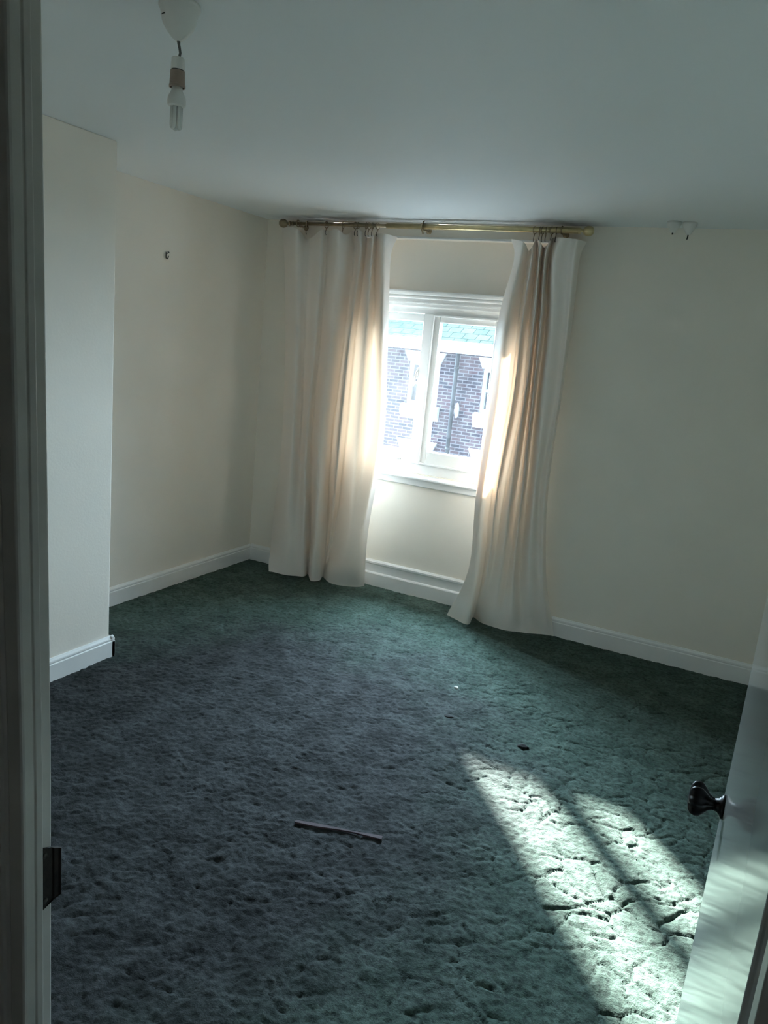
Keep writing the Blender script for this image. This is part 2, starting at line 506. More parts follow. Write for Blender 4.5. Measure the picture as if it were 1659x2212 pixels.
struct('wall_back', bm, M_WALL, 'cream window wall with a shallow recess between the curtains', 'wall')
# white bead along the top edge of the recess
bm = new(); box(bm, RX0, RX1, YW - 0.004, YW + 0.012, RZ - 0.006, RZ + 0.006)
struct('trim_1', bm, M_WHITE, 'thin white bead along the top of the window recess', 'trim', 0.002)
# doorway wall
DX0, DX1, DZ = -0.765, 0.12, 2.05
bm = new()
box(bm, XL, DX0, 0.556, YD, -0.1, CEIL); box(bm, DX1, XR, 0.556, YD, -0.1, CEIL); box(bm, DX0, DX1, 0.556, YD, DZ, CEIL)
struct('wall_front', bm, M_WALL, 'doorway wall the bedroom is seen through', 'wall')
bm = new()
box(bm, -1.6, -1.5, -1.4, 0.556, -0.1, CEIL); box(bm, -1.5, XR, -1.4, -1.3, -0.1, CEIL)
struct('wall_landing', bm, M_WALL, 'landing walls behind the doorway', 'wall')

# skirting boards: moulded top
def skirt_profile(h, t):
    return [(0, 0), (t, 0), (t, h * 0.76), (t * 0.80, h * 0.78), (t * 0.80, h * 0.82), (t * 0.92, h * 0.84), (t * 0.85, h * 0.91), (t * 0.45, h * 0.97), (t * 0.35, h), (0, h)]
ZS = -0.008
def skirting(name, label, runs, h, t=0.02):
    bm = new()
    for side, fixed, a, b in runs:
        pr = skirt_profile(h, t)
        if side == '+x': prism(bm, [(fixed + u, ZS + w) for u, w in pr], 'y', a, b)
        if side == '-x': prism(bm, [(fixed - u, ZS + w) for u, w in pr], 'y', a, b)
        if side == '-y': prism(bm, [(fixed - u, ZS + w) for u, w in pr], 'x', a, b)
        if side == '+y': prism(bm, [(fixed + u, ZS + w) for u, w in pr], 'x', a, b)
    return struct(name, bm, M_WHITE, label, 'skirting board', 0.0015)
skirting('baseboard_left', 'white moulded skirting along the left wall', [('+x', XL, YC, YW)], 0.112)
skirting('baseboard_chimney', 'white moulded skirting around the chimney breast', [('+x', XC, YD + 0.0, YC + 0.02), ('+y', YC, XL + 0.02, XC + 0.02)], 0.108, 0.02)
skirting('baseboard_back', 'white moulded skirting on the window wall at either side of the recess', [('-y', YW, XL + 0.02, RX0), ('-y', YW, RX1, XR)], 0.118)
bm = new()
prism(bm, [(YR - u, ZS + w) for u, w in [(0, 0), (0.034, 0), (0.034, 0.088), (0.030, 0.094), (0.018, 0.098), (0.018, 0.150), (0.024, 0.155), (0.024, 0.168), (0.014, 0.176), (0, 0.178)]], 'x', RX0, RX1)
struct('baseboard_recess', bm, M_WHITE, 'taller stepped white skirting below the window', 'skirting board', 0.0015)
skirting('baseboard_right', 'white skirting along the right wall behind the door', [('-x', XR, YD, YW - 0.02)], 0.118)

# ------------------------------------------------------------------ window
def frame_ring(bm, x0, x1, z0, z1, w, ya, yb):
    box(bm, x0, x0 + w, ya, yb, z0, z1); box(bm, x1 - w, x1, ya, yb, z0, z1)
    box(bm, x0 + w, x1 - w, ya, yb, z0, z0 + w); box(bm, x0 + w, x1 - w, ya, yb, z1 - w, z1)
def frame4(bm, x0, x1, z0, z1, l, r, lo, hi, ya, yb):
    box(bm, x0, x0 + l, ya, yb, z0, z1); box(bm, x1 - r, x1, ya, yb, z0, z1)
    box(bm, x0 + l, x1 - r, ya, yb, z0, z0 + lo); box(bm, x0 + l, x1 - r, ya, yb, z1 - hi, z1)
win = thing('window_1', (-1.963, YR, 1.335), 'white two-light casement window between the curtains', 'window', None, 'structure')
y0 = YR + 0.012       # face of the fixed frame
bm = new()
frame4(bm, WX0, WX1, WZ0, WZ1, 0.055, 0.05, 0.062, 0.063, y0, YO)
box(bm, -2.000, -1.944, y0 - 0.004, YO, 0.862, 1.805)
fr = obj('window_frame', bm, M_WHITE, win, False, 0.003)
bm = new(); frame_ring(bm, -1.944, -1.500, 0.862, 1.805, 0.014, y0 - 0.012, y0 + 0.01)
obj('glazing_bead', bm, M_WHITE, win, False, 0.004)
bm = new()
x0, x1, z0, z1 = -1.932, -1.505, 0.872, 1.797
frame4(bm, x0, x1, z0, z1, 0.040, 0.026, 0.078, 0.040, y0 + 0.006, YO - 0.03)
s1 = obj('fixed_sash', bm, M_WHITE, win, False, 0.006, 3)
bm = new(); box(bm, x0 + 0.03, x1 - 0.02, y0 + 0.036, y0 + 0.040, z0 + 0.06, z1 - 0.03)
obj('pane', bm, M_GLASS, s1)
bm = new()
x0, x1, z0, z1 = -2.412, -1.994, 0.868, 1.800
frame4(bm, x0, x1, z0, z1, 0.045, 0.014, 0.074, 0.046, y0 + 0.010, YO - 0.03)
s2 = obj('casement_sash', bm, M_WHITE, win, False, 0.006, 3)
bm = new(); box(bm, x0 + 0.03, x1 - 0.008, y0 + 0.040, y0 + 0.044, z0 + 0.06, z1 - 0.03)
obj('pane', bm, M_GLASS, s2)
# casement fastener on the stile and stay on the bottom rail
bm = new()
box(bm, -2.009, -1.999, y0 - 0.006, y0 + 0.010, 1.40, 1.47)
tube(bm, [(-2.004, y0 - 0.008, 1.455), (-2.006, y0 - 0.022, 1.440), (-2.012, y0 - 0.024, 1.39), (-2.016, y0 - 0.020, 1.355)], [0.006, 0.006, 0.005, 0.004])
obj('fastener', bm, M_WHITE, s2, True)
bm = new()
tube(bm, [(-2.30, y0 - 0.012, 0.888), (-2.20, y0 - 0.014, 0.884), (-2.10, y0 - 0.014, 0.880), (-2.085, y0 - 0.014, 0.882)], 0.006)
box(bm, -2.12, -2.07, y0 - 0.022, y0 + 0.012, 0.872, 0.884)
tube(bm, [(-2.093, y0 - 0.014, 0.878), (-2.093, y0 - 0.014, 0.902)], 0.006)
obj('casement_stay', bm, M_WHITE, s2, True)
# moulded head above and window board below
bm = new()
prof = [(0, 1.862), (0.022, 1.862), (0.024, 1.872), (0.022, 1.888), (0.034, 1.892), (0.036, 1.902), (0.032, 1.908), (0.040, 1.914), (0.044, 1.926), (0.044, 1.936), (0, 1.940)]
prism(bm, [(YR - u, w) for u, w in prof], 'x', WX0 - 0.03, WX1 + 0.005)
obj('head_moulding', bm, M_WHITE, win, False, 0.0015)
bm = new()
prism(bm, [(YR - u, w) for u, w in [(-0.02, 1.84), (0.006, 1.838), (0.010, 1.846), (0.010, 1.862), (-0.02, 1.862)]], 'x', WX0, WX1)
obj('head_bead', bm, M_WHITE, win, False, 0.0015)
bm = new()
prism(bm, [(YR + 0.06, 0.800), (YR - 0.030, 0.792), (YR - 0.046, 0.786), (YR - 0.050, 0.776), (YR - 0.046, 0.768), (YR - 0.026, 0.764), (YR - 0.022, 0.728), (YR - 0.016, 0.722), (YR, 0.722), (YR, 0.78), (YR + 0.06, 0.78)], 'x', WX0 - 0.03, WX1 + 0.03)
obj('window_sill', bm, M_WHITE, win, False, 0.003)

# ------------------------------------------------------------------ curtains
CURTAIN_LEFT = [
[(-3.004,4.320,2.281), (-2.806,4.192,2.260), (-2.788,4.304,2.226), (-2.624,4.192,2.257), (-2.639,4.288,2.260), (-2.515,4.192,2.262), (-2.474,4.240,2.243), (-2.471,4.336,2.279), (-2.363,4.208,2.262), (-2.382,4.336,2.246), (-2.264,4.192,2.235), (-2.301,4.304,2.258), (-2.182,4.176,2.247), (-2.133,4.256,2.242)],
[(-2.967,4.320,2.064), (-2.789,4.192,2.054), (-2.751,4.272,2.066), (-2.613,4.192,2.061), (-2.618,4.272,2.071), (-2.502,4.192,2.065), (-2.460,4.224,2.071), (-2.458,4.336,2.086), (-2.344,4.208,2.073), (-2.379,4.336,2.089), (-2.255,4.184,2.073), (-2.290,4.304,2.088), (-2.171,4.168,2.074), (-2.165,4.256,2.086)],
[(-2.921,4.320,1.575), (-2.745,4.184,1.582), (-2.737,4.272,1.587), (-2.604,4.184,1.594), (-2.620,4.272,1.597), (-2.509,4.192,1.602), (-2.478,4.224,1.606), (-2.480,4.336,1.611), (-2.371,4.208,1.614), (-2.396,4.336,1.618), (-2.250,4.184,1.622), (-2.250,4.296,1.628), (-2.131,4.168,1.631), (-2.132,4.256,1.636)],
[(-2.895,4.320,0.890), (-2.718,4.176,0.925), (-2.713,4.272,0.919), (-2.607,4.176,0.940), (-2.627,4.272,0.931), (-2.522,4.184,0.952), (-2.488,4.224,0.954), (-2.511,4.336,0.943), (-2.384,4.208,0.970), (-2.405,4.336,0.958), (-2.238,4.168,0.993), (-2.212,4.256,0.991), (-2.095,4.168,1.013), (-2.090,4.240,1.009)],
[(-2.927,4.320,0.279), (-2.730,4.192,0.339), (-2.665,4.240,0.344), (-2.588,4.192,0.367), (-2.607,4.304,0.344), (-2.493,4.176,0.388), (-2.466,4.208,0.388), (-2.492,4.336,0.361), (-2.434,4.288,0.380), (-2.413,4.320,0.379), (-2.255,4.160,0.437), (-2.184,4.144,0.454), (-2.132,4.160,0.461), (-2.128,4.224,0.451)],
[(-2.833,4.175,0.006), (-2.721,4.177,0.006), (-2.636,4.217,0.006), (-2.593,4.247,0.006), (-2.604,4.315,0.006), (-2.513,4.196,0.006), (-2.470,4.237,0.006), (-2.496,4.313,0.006), (-2.498,4.338,0.006), (-2.473,4.309,0.006), (-2.363,4.238,0.006), (-2.271,4.261,0.006), (-2.205,4.300,0.006), (-2.185,4.345,0.006)]]
CURTAIN_RIGHT = [
[(-1.430,4.272,2.249), (-1.332,4.192,2.230), (-1.335,4.304,2.210), (-1.284,4.200,2.216), (-1.304,4.328,2.259), (-1.239,4.184,2.230), (-1.256,4.328,2.227), (-1.192,4.184,2.233), (-1.213,4.328,2.265), (-1.134,4.192,2.251), (-1.080,4.224,2.252), (-1.043,4.200,2.247), (-1.024,4.320,2.252)],
[(-1.401,4.272,2.117), (-1.337,4.192,2.108), (-1.334,4.304,2.123), (-1.280,4.200,2.112), (-1.291,4.328,2.128), (-1.232,4.184,2.111), (-1.258,4.328,2.129), (-1.201,4.184,2.112), (-1.220,4.328,2.131), (-1.156,4.192,2.115), (-1.092,4.224,2.122), (-1.044,4.200,2.121), (-1.048,4.320,2.136)],
[(-1.449,4.272,1.799), (-1.366,4.192,1.799), (-1.340,4.304,1.809), (-1.286,4.200,1.805), (-1.286,4.328,1.814), (-1.217,4.184,1.809), (-1.238,4.328,1.818), (-1.179,4.184,1.812), (-1.192,4.328,1.821), (-1.123,4.192,1.816), (-1.069,4.224,1.822), (-1.031,4.200,1.823), (-1.040,4.320,1.831)],
[(-1.427,4.240,1.365), (-1.349,4.192,1.375), (-1.333,4.304,1.375), (-1.278,4.200,1.383), (-1.266,4.328,1.382), (-1.207,4.184,1.391), (-1.221,4.328,1.388), (-1.164,4.184,1.396), (-1.182,4.328,1.392), (-1.107,4.192,1.403), (-1.051,4.224,1.409), (-1.019,4.200,1.413), (-1.037,4.320,1.409)],
[(-1.427,4.192,0.803), (-1.361,4.170,0.818), (-1.354,4.256,0.807), (-1.299,4.192,0.825), (-1.287,4.288,0.815), (-1.214,4.176,0.842), (-1.201,4.288,0.830), (-1.152,4.192,0.851), (-1.154,4.304,0.836), (-1.085,4.192,0.862), (-1.065,4.240,0.859), (-1.024,4.208,0.871), (-1.038,4.320,0.854)],
[(-1.405,4.160,0.342), (-1.342,4.150,0.358), (-1.336,4.224,0.342), (-1.292,4.176,0.363), (-1.271,4.224,0.357), (-1.206,4.160,0.386), (-1.183,4.240,0.373), (-1.136,4.176,0.398), (-1.122,4.272,0.379), (-1.056,4.192,0.412), (-1.012,4.240,0.410), (-0.981,4.224,0.421), (-0.984,4.320,0.398)],
[(-1.525,4.207,0.006), (-1.367,4.140,0.006), (-1.374,4.243,0.006), (-1.379,4.290,0.006), (-1.316,4.238,0.006), (-1.234,4.214,0.006), (-1.172,4.210,0.006), (-1.102,4.218,0.006), (-1.050,4.242,0.006), (-0.999,4.270,0.006), (-0.947,4.294,0.006), (-0.916,4.309,0.006), (-0.880,4.316,0.006)]]


def catmull(P, m):
    """open Catmull-Rom resampling of an (n,3) array to m points per span along axis 0"""
    n = P.shape[0]
    Q = np.concatenate([2 * P[:1] - P[1:2], P, 2 * P[-1:] - P[-2:-1]])
    out = []
    for i in range(n - 1):
        p0, p1, p2, p3 = Q[i], Q[i + 1], Q[i + 2], Q[i + 3]
        for k in range(m):
            t = k / m
            out.append(0.5 * (2 * p1 + (p2 - p0) * t + (2 * p0 - 5 * p1 + 4 * p2 - p3) * t * t + (3 * p1 - p0 - 3 * p2 + p3) * t ** 3))
    out.append(P[-1])
    return np.array(out)

def curtain(name, label, grid, seed, ymax=4.352):
    P = np.array(grid, float)                 # rows down, lines across
    P[0, :, 2] = 2.262 - 1.35 * (2.272 - P[0, :, 2])
    P = P.transpose(1, 0, 2)
    A = catmull(P, 7)                         # across
    A = A.transpose(1, 0, 2)
    B = catmull(A, 14)                        # down
    B[..., 1] = np.minimum(B[..., 1], ymax)
    ny, nx = B.shape[:2]
    for j in range(ny):
        for i in range(nx):
            x, y, z = B[j, i]
            s = noise.noise(Vector((x * 14 + seed, z * 2.0, seed)))
            c = noise.noise(Vector((x * 9 + seed, z * 9, 3 + seed))) * max(0, 1 - z / 0.45)
            B[j, i, 1] += -0.006 * s - 0.016 * c
    B[..., 2] = np.clip(B[..., 2], 0.004, 2.262)
    bm = new()
    V = [[bm.verts.new(B[j, i]) for i in range(nx)] for j in range(ny)]
    for j in range(ny - 1):
        for i in range(nx - 1):
            bm.faces.new((V[j][i], V[j + 1][i], V[j + 1][i + 1], V[j][i + 1]))
    c = thing(name, (float(B[0, nx // 2, 0]), 4.24, 2.25), label, 'curtain')
    obj('cloth', bm, M_CLOTH, c, True)
    # turned side and bottom hems, a real second layer of cloth
    def strip(pts, inward, nm):
        bm2 = new()
        a = [bm2.verts.new(p) for p in pts]; b = [bm2.verts.new(p) for p in inward]
        for k in range(len(a) - 1): bm2.faces.new((a[k], a[k + 1], b[k + 1], b[k]))
        obj(nm, bm2, M_CLOTH, c, True)
    off = np.array([0, 0.004, 0])
    lead = -1 if B[0, 0, 0] < -2 else 0
    inn = -5 if lead == -1 else 4
    strip(list(B[:, lead] + off), list(B[:, inn] + off), 'side_hem')
    strip(list(B[-1] + off), list(B[-5] + off), 'bottom_hem')
    strip(list(B[0] + off), list(B[5] + off), 'heading_tape')
    return c

cl = curtain('curtain', 'cream curtain hanging on the left of the window, spread wide', CURTAIN_LEFT, 1.7)
cr = curtain('curtain', 'cream curtain on the right of the window, bunched and lit by sun', CURTAIN_RIGHT, 5.3)

# ------------------------------------------------------------------ curtain pole
PY = 4.262
def pz(x): return 2.284 + (x + 2) * -0.002
pole = thing('curtain_pole', (-2.0, PY, 2.284), 'long brass telescopic curtain pole with ball finials under the ceiling', 'curtain pole')
bm = new(); tube(bm, [(-2.90, PY, pz(-2.9)), (-2.15, PY, pz(-2.15))], 0.0105, 20)
obj('thin_tube', bm, M_BRASS_DULL, pole, True)['label'] = 'thinner tarnished brass tube'
bm = new(); tube(bm, [(-2.21, PY, pz(-2.21)), (-1.05, PY, pz(-1.05))], 0.0155, 24)
obj('thick_tube', bm, M_BRASS, pole, True)['label'] = 'thicker polished brass tube'
fin = [(0.0, 0.0), (0.013, 0.0), (0.0145, 0.006), (0.011, 0.012), (0.009, 0.020), (0.013, 0.026), (0.017, 0.028), (0.017, 0.033), (0.010, 0.040), (0.008, 0.050), (0.014, 0.055),
       (0.022, 0.062), (0.0275, 0.074), (0.029, 0.086), (0.0265, 0.099), (0.019, 0.110), (0.009, 0.115), (0.0, 0.116)]
for x, s in ((-2.875, -1), (-1.085, 1)):
    bm = new()
    lathe(bm, fin, Matrix.Translation((x, PY, pz(x) - 0.001)) @ Matrix.Rotation(s * R(90), 4, 'Y') @ Matrix.Scale(0.92, 4), 28)
    obj('finial', bm, M_BRASS if s > 0 else M_BRASS_DULL, pole, True)
for x in (-2.84, -1.975, -1.15):
    bm = new()
    tube(bm, [(x, 4.357, pz(x) - 0.01), (x, PY + 0.024, pz(x) - 0.014)], 0.006)
    lathe(bm, [(0, 0), (0.018, 0), (0.018, 0.004), (0.010, 0.010), (0, 0.010)], Matrix.Translation((x, 4.359, pz(x) - 0.01)) @ Matrix.Rotation(R(90), 4, 'X'), 20)
    ring = [(x, PY + 0.0195 * math.cos(a), pz(x) + 0.0195 * math.sin(a)) for a in [2 * math.pi * k / 24 for k in range(24)]]
    tube(bm, ring, 0.0035, 8, True)
    if -2.5 < x < -1.5:
        tube(bm, [(x, PY - 0.012, pz(x) - 0.016), (x + 0.012, PY - 0.024, pz(x) - 0.030), (x + 0.018, PY - 0.026, pz(x) - 0.042)], 0.0042)
        tube(bm, [(x, PY, pz(x) + 0.018), (x + 0.006, PY - 0.01, pz(x) + 0.026), (x + 0.014, PY - 0.01, pz(x) + 0.030)], 0.004)
    obj('bracket', bm, M_BRASS_DULL, pole, True)

# rings on the pole, each with its eye and hook into the curtain heading
def ring_at(x, label, group, r, tilt, src=None):
    t = thing('curtain_ring', (x, PY, pz(x)), label, 'curtain ring', group)
    bm = new()
    pts = []
    for k in range(28):
        a = 2 * math.pi * k / 28
        v = Matrix.Rotation(tilt, 3, 'Z') @ Vector((0, 0.0185 * math.cos(a), 0.0185 * math.sin(a) - 0.004))
        pts.append(Vector((x, PY, pz(x))) + v)
    tube(bm, pts, 0.0028, 8, True)
    obj('hoop', bm, M_BRASS_DULL, t, True)
    bm = new()
    z = pz(x) - 0.0225
    tube(bm, [(x, PY, z), (x, PY - 0.001, z - 0.008), (x, PY - 0.004, z - 0.014)], 0.0026, 8)
    obj('eye', bm, M_BRASS_DULL, t, True)
    bm = new()
    tube(bm, [(x, PY - 0.002, z - 0.012), (x + 0.001, PY - 0.009, z - 0.020), (x, PY - 0.006, z - 0.034), (x, PY + 0.003, z - 0.040)], 0.0022, 8)
    obj('hook', bm, M_STEEL, t, True)
    return t
ordn = ['first', 'second', 'third', 'fourth', 'fifth', 'sixth', 'seventh', 'eighth', 'ninth']
for k, x in enumerate((-2.774, -2.631, -2.512, -2.425, -2.406, -2.350, -2.330, -2.307, -2.271)):
    ring_at(x, '%s brass ring from the left finial, above the left curtain' % ordn[k], 'brass rings carrying the left curtain', 0.0185, R((12, -8, 10, -14, 9, 12, -10, 15, -9)[k]))
for k, x in enumerate((-1.300, -1.271, -1.256, -1.236, -1.205, -1.180)):
    ring_at(x, '%s brass ring above the right curtain, counted from the window side' % ordn[k], 'brass rings carrying the right curtain', 0.0185, R((-14, 10, -8, 12, -12, 8)[k]))

# ------------------------------------------------------------------ pendant light
PX, PYY = -1.378, 1.518
pend = thing('pendant_light', (PX, PYY, CEIL), 'bare energy-saving bulb on a short flex from a white ceiling rose', 'pendant light')
bm = new()
lathe(bm, [(0.0, 0.0), (0.047, 0.0), (0.048, -0.010), (0.044, -0.018), (0.041, -0.030), (0.040, -0.036), (0.037, -0.046), (0.028, -0.060), (0.017, -0.072), (0.009, -0.078), (0.006, -0.080), (0, -0.080)], Matrix.Translation((PX, PYY, CEIL)), 40)
rose = obj('ceiling_rose', bm, M_PLASTIC, pend, True)
bm = new()
a0 = R(250)
tube(bm, [(PX + 0.0412 * math.cos(a0 + d), PYY + 0.0412 * math.sin(a0 + d), CEIL - 0.034) for d in (-0.16, -0.05, 0.05, 0.16)], 0.0012, 6)
obj('cover_slot', bm, M_BLACK, rose, True)
bm = new()
zt = CEIL - 0.078
tube(bm, [(PX, PYY, zt), (PX + 0.001, PYY, zt - 0.008), (PX + 0.004, PYY, zt - 0.018), (PX + 0.006, PYY, zt - 0.027), (PX + 0.0035, PYY, zt - 0.036), (PX + 0.001, PYY, 2.200)], [0.0045, 0.0032, 0.003, 0.003, 0.003, 0.003], 12)
obj('flex', bm, M_FLEX, pend, True)
bm = new()
lathe(bm, [(0, 2.207), (0.0135, 2.207), (0.0148, 2.205), (0.0162, 2.181), (0, 2.181)], Matrix.Translation((PX, PYY, 0)), 32)
obj('holder_cap', bm, M_PLASTIC, pend, False)['label'] = 'pale plastic cap of the lampholder'
bm = new()
lathe(bm, [(0, 2.1815), (0.0150, 2.1815), (0.0150, 2.1785), (0, 2.1785)], Matrix.Translation((PX, PYY, 0)), 32)
obj('holder_gap', bm, M_BLACK, pend, False)
bm = new()
lathe(bm, [(0, 2.179), (0.0166, 2.179), (0.0180, 2.150), (0.0190, 2.148), (0.0190, 2.143), (0.0165, 2.143), (0.0165, 2.147), (0, 2.147)], Matrix.Translation((PX, PYY, 0)), 32)
obj('holder_skirt', bm, M_PLASTIC_OLD, pend, False)['label'] = 'heat-browned skirt of the lampholder'
bulb = None
bm = new()
lathe(bm, [(0, 2.150), (0.0125, 2.150), (0.0128, 2.137), (0.0150, 2.132), (0.0205, 2.122), (0.0218, 2.114), (0.0212, 2.104), (0.0170, 2.101), (0, 2.101)], Matrix.Translation((PX, PYY, 0)), 36)
bulb = obj('bulb_base', bm, M_PLASTIC, pend, True)
for k in range(3):
    a = R(20 + 120 * k); cx, cy = 0.0088 * math.cos(a), 0.0088 * math.sin(a)
    tx, ty = -math.sin(a) * 0.0052, math.cos(a) * 0.0052
    bm = new()
    tube(bm, [(PX + cx + tx, PYY + cy + ty, 2.104), (PX + cx + tx, PYY + cy + ty, 2.062), (PX + cx + tx * 0.8, PYY + cy + ty * 0.8, 2.056), (PX + cx, PYY + cy, 2.0535),
              (PX + cx - tx * 0.8, PYY + cy - ty * 0.8, 2.056), (PX + cx - tx, PYY + cy - ty, 2.062), (PX + cx - tx, PYY + cy - ty, 2.104)], 0.0046, 14)
    obj('bulb_tube', bm, M_TUBE, pend, True)

# two small ceiling cups near the window wall
for x, y, r, hgt, lab, stub in ((-0.572, 4.185, 0.034, 0.052, 'small white ceiling cup with a short cable end, nearer the curtains', 0.008),
                                (-0.500, 4.20, 0.034, 0.058, 'small white ceiling cup with a dark dangling end, farther from the curtains', 0.022)):
    t = thing('ceiling_cup', (x, y, CEIL), lab, 'ceiling fitting', 'pair of white ceiling cups by the window wall')
    bm = new()
    lathe(bm, [(0, 0), (r, 0), (r, -0.012), (r * 0.86, -0.024), (r * 0.55, -hgt * 0.72), (r * 0.26, -hgt), (0, -hgt)], Matrix.Translation((x, y, CEIL)), 28)
    obj('cup', bm, M_PLASTIC, t, True)
    bm = new()
    tube(bm, [(x, y, CEIL - hgt + 0.003), (x - 0.001, y, CEIL - hgt - stub * 0.6), (x - 0.003, y, CEIL - hgt - stub)], [0.0028, 0.0036, 0.0028], 10)
    obj('cable_end', bm, M_BLACK, t, True)

# picture hook on the left wall
hk = thing('picture_hook', (XL, 3.414, 1.965), 'small dark metal picture hook on the left wall', 'hook')
bm = new()
HY, HZ = 3.414, 1.965
prism(bm, [(HY - 0.004, HZ + 0.016), (HY + 0.004, HZ + 0.016), (HY + 0.005, HZ - 0.012), (HY, HZ - 0.018), (HY - 0.005, HZ - 0.012)], 'x', XL, XL + 0.002)
tube(bm, [(XL + 0.002, HY, HZ - 0.014), (XL + 0.010, HY, HZ - 0.019), (XL + 0.016, HY, HZ - 0.013), (XL + 0.018, HY + 0.001, HZ - 0.002)], [0.004, 0.0035, 0.003, 0.0025], 8)
obj('plate', bm, M_STEEL, hk)
bm = new()
tube(bm, [(XL, HY + 0.002, HZ + 0.004), (XL + 0.014, HY + 0.003, HZ + 0.016)], 0.0018, 8)
lathe(bm, [(0, 0), (0.0052, 0.001), (0.0052, 0.003), (0, 0.005)], Matrix.Translation((XL + 0.014, HY + 0.003, HZ + 0.016)) @ Matrix.Rotation(R(50), 4, 'Y'), 14)
obj('pin', bm, M_BLACK, hk, True)

# ------------------------------------------------------------------ door frame, left side: the old post leans a little towards the top
def lean(bm):
    for v in bm.verts:
        v.co.x += -0.013 * max(0.0, v.co.z - 1.05) / 0.8
def cut(bm):
    bmesh.ops.bisect_plane(bm, geom=bm.verts[:] + bm.edges[:] + bm.faces[:], plane_co=(0, 0, 1.05), plane_no=(0, 0, 1))
df = thing('door_frame', (-0.735, 0.59, 0), 'worn white door frame post in the left foreground', 'door frame', None, 'structure')
bm = new()
prism(bm, [(-0.764, 0.5555), (-0.730, 0.5555), (-0.730, 0.6135), (-0.733, 0.6165), (-0.742, 0.6195), (-0.764, 0.6195)], 'z', 0.0, 2.05)
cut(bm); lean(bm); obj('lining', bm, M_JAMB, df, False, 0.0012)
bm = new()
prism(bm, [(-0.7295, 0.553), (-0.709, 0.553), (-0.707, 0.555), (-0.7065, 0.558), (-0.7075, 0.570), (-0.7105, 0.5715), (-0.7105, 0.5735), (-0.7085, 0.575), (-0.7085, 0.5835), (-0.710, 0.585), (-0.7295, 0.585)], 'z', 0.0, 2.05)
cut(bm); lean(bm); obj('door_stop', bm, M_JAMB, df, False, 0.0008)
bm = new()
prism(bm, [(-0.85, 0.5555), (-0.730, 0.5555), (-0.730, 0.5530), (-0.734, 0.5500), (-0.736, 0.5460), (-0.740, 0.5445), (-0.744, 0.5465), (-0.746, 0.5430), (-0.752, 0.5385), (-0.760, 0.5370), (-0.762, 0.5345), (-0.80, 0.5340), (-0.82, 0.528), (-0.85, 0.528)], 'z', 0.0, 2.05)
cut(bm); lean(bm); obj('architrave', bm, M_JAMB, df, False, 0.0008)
# keep of the lock, let into the rebate with a curled lip
bm = new()
KZ = 0.878
prism(bm, [(-0.7312, 0.5862), (-0.7282, 0.5862), (-0.7280, 0.6180), (-0.7268, 0.6225), (-0.7240, 0.6255), (-0.7230, 0.6245), (-0.7252, 0.6218), (-0.7262, 0.6165), (-0.7272, 0.6150), (-0.7312, 0.6150)][::1], 'z', KZ - 0.045, KZ + 0.045)
for v in bm.verts:
    f = (v.co.y - 0.586) / 0.04
    v.co.z = KZ + (v.co.z - KZ) * (1.18 - 0.42 * max(0, f))
kp = obj('strike_plate', bm, M_RUST, df, False, 0.0008)
kp['label'] = 'rusty black lock keep with a curled lip'
bm = new()
for z in (KZ + 0.034, KZ - 0.034):
    lathe(bm, [(0, 0), (0.0042, 0), (0.0036, 0.0012), (0, 0.0014)], Matrix.Translation((-0.7282, 0.603, z)) @ Matrix.Rotation(R(90), 4, 'Y'), 14)
obj('screw', bm, M_STEEL, kp, True)
# head and right-hand post
bm = new(); box(bm, -0.764, 0.119, 0.5555, 0.6195, 2.02, 2.05)
obj('head_lining', bm, M_JAMB, df, False, 0.0012)
bm = new()
box(bm, 0.0865, 0.119, 0.5555, 0.6195, 0.0, 2.02); box(bm, 0.0725, 0.088, 0.5535, 0.585, 0.0, 2.02)
obj('hinge_post', bm, M_JAMB, df, False, 0.0015)

# ------------------------------------------------------------------ open door on the right
HX, HYD = 0.0705, 0.622
DANG = math.atan2(-0.0135, 0.76)          # a touch past square
def D(u, t, z):
    """door coordinates: u along the leaf from the hinge, t out of the face towards the room's left, z up"""
    d = Vector((math.sin(DANG), math.cos(DANG), 0)); n_ = Vector((-math.cos(DANG), math.sin(DANG), 0))
    p = Vector((HX, HYD, 0)) + d * u + n_ * t
    return Vector((p.x, p.y, z))
DM = Matrix.Translation(D(0, 0, 0)) @ Matrix(((math.sin(DANG), -math.cos(DANG), 0), (math.cos(DANG), math.sin(DANG), 0), (0, 0, 1))).to_4x4()
door = thing('door_1', (HX, HYD, 0), 'glossy white door standing open on the right edge', 'door', None, 'structure')
bm = new()
vs = box(bm, 0.0, 0.762, -0.035, 0.0, 0.012, 1.98)
bmesh.ops.transform(bm, matrix=DM, verts=bm.verts)
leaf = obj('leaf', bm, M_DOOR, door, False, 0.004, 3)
KU, KZ2 = 0.705, 0.885
bm = new()
KM = Matrix.Translation(D(KU, 0, KZ2)) @ Matrix(((0, math.sin(DANG), -math.cos(DANG)), (0, math.cos(DANG), math.sin(DANG)), (1, 0, 0))).to_4x4()
lathe(bm, [(0, 0), (0.021, 0), (0.0215, 0.003), (0.017, 0.006), (0.012, 0.010), (0.0105, 0.016), (0, 0.016)], KM, 32)
kr = obj('knob_rose', bm, M_KNOB, door, True)
bm = new()
lathe(bm, [(0, 0.012), (0.0105, 0.012), (0.0115, 0.019), (0.0150, 0.025), (0.0230, 0.031), (0.0290, 0.037), (0.0305, 0.044), (0.0285, 0.051), (0.0220, 0.0555), (0.0120, 0.0575), (0, 0.0575)], KM, 84, 7, 0.26)
kn = obj('knob', bm, M_KNOB, door, True)
kn['label'] = 'dark fluted door knob'
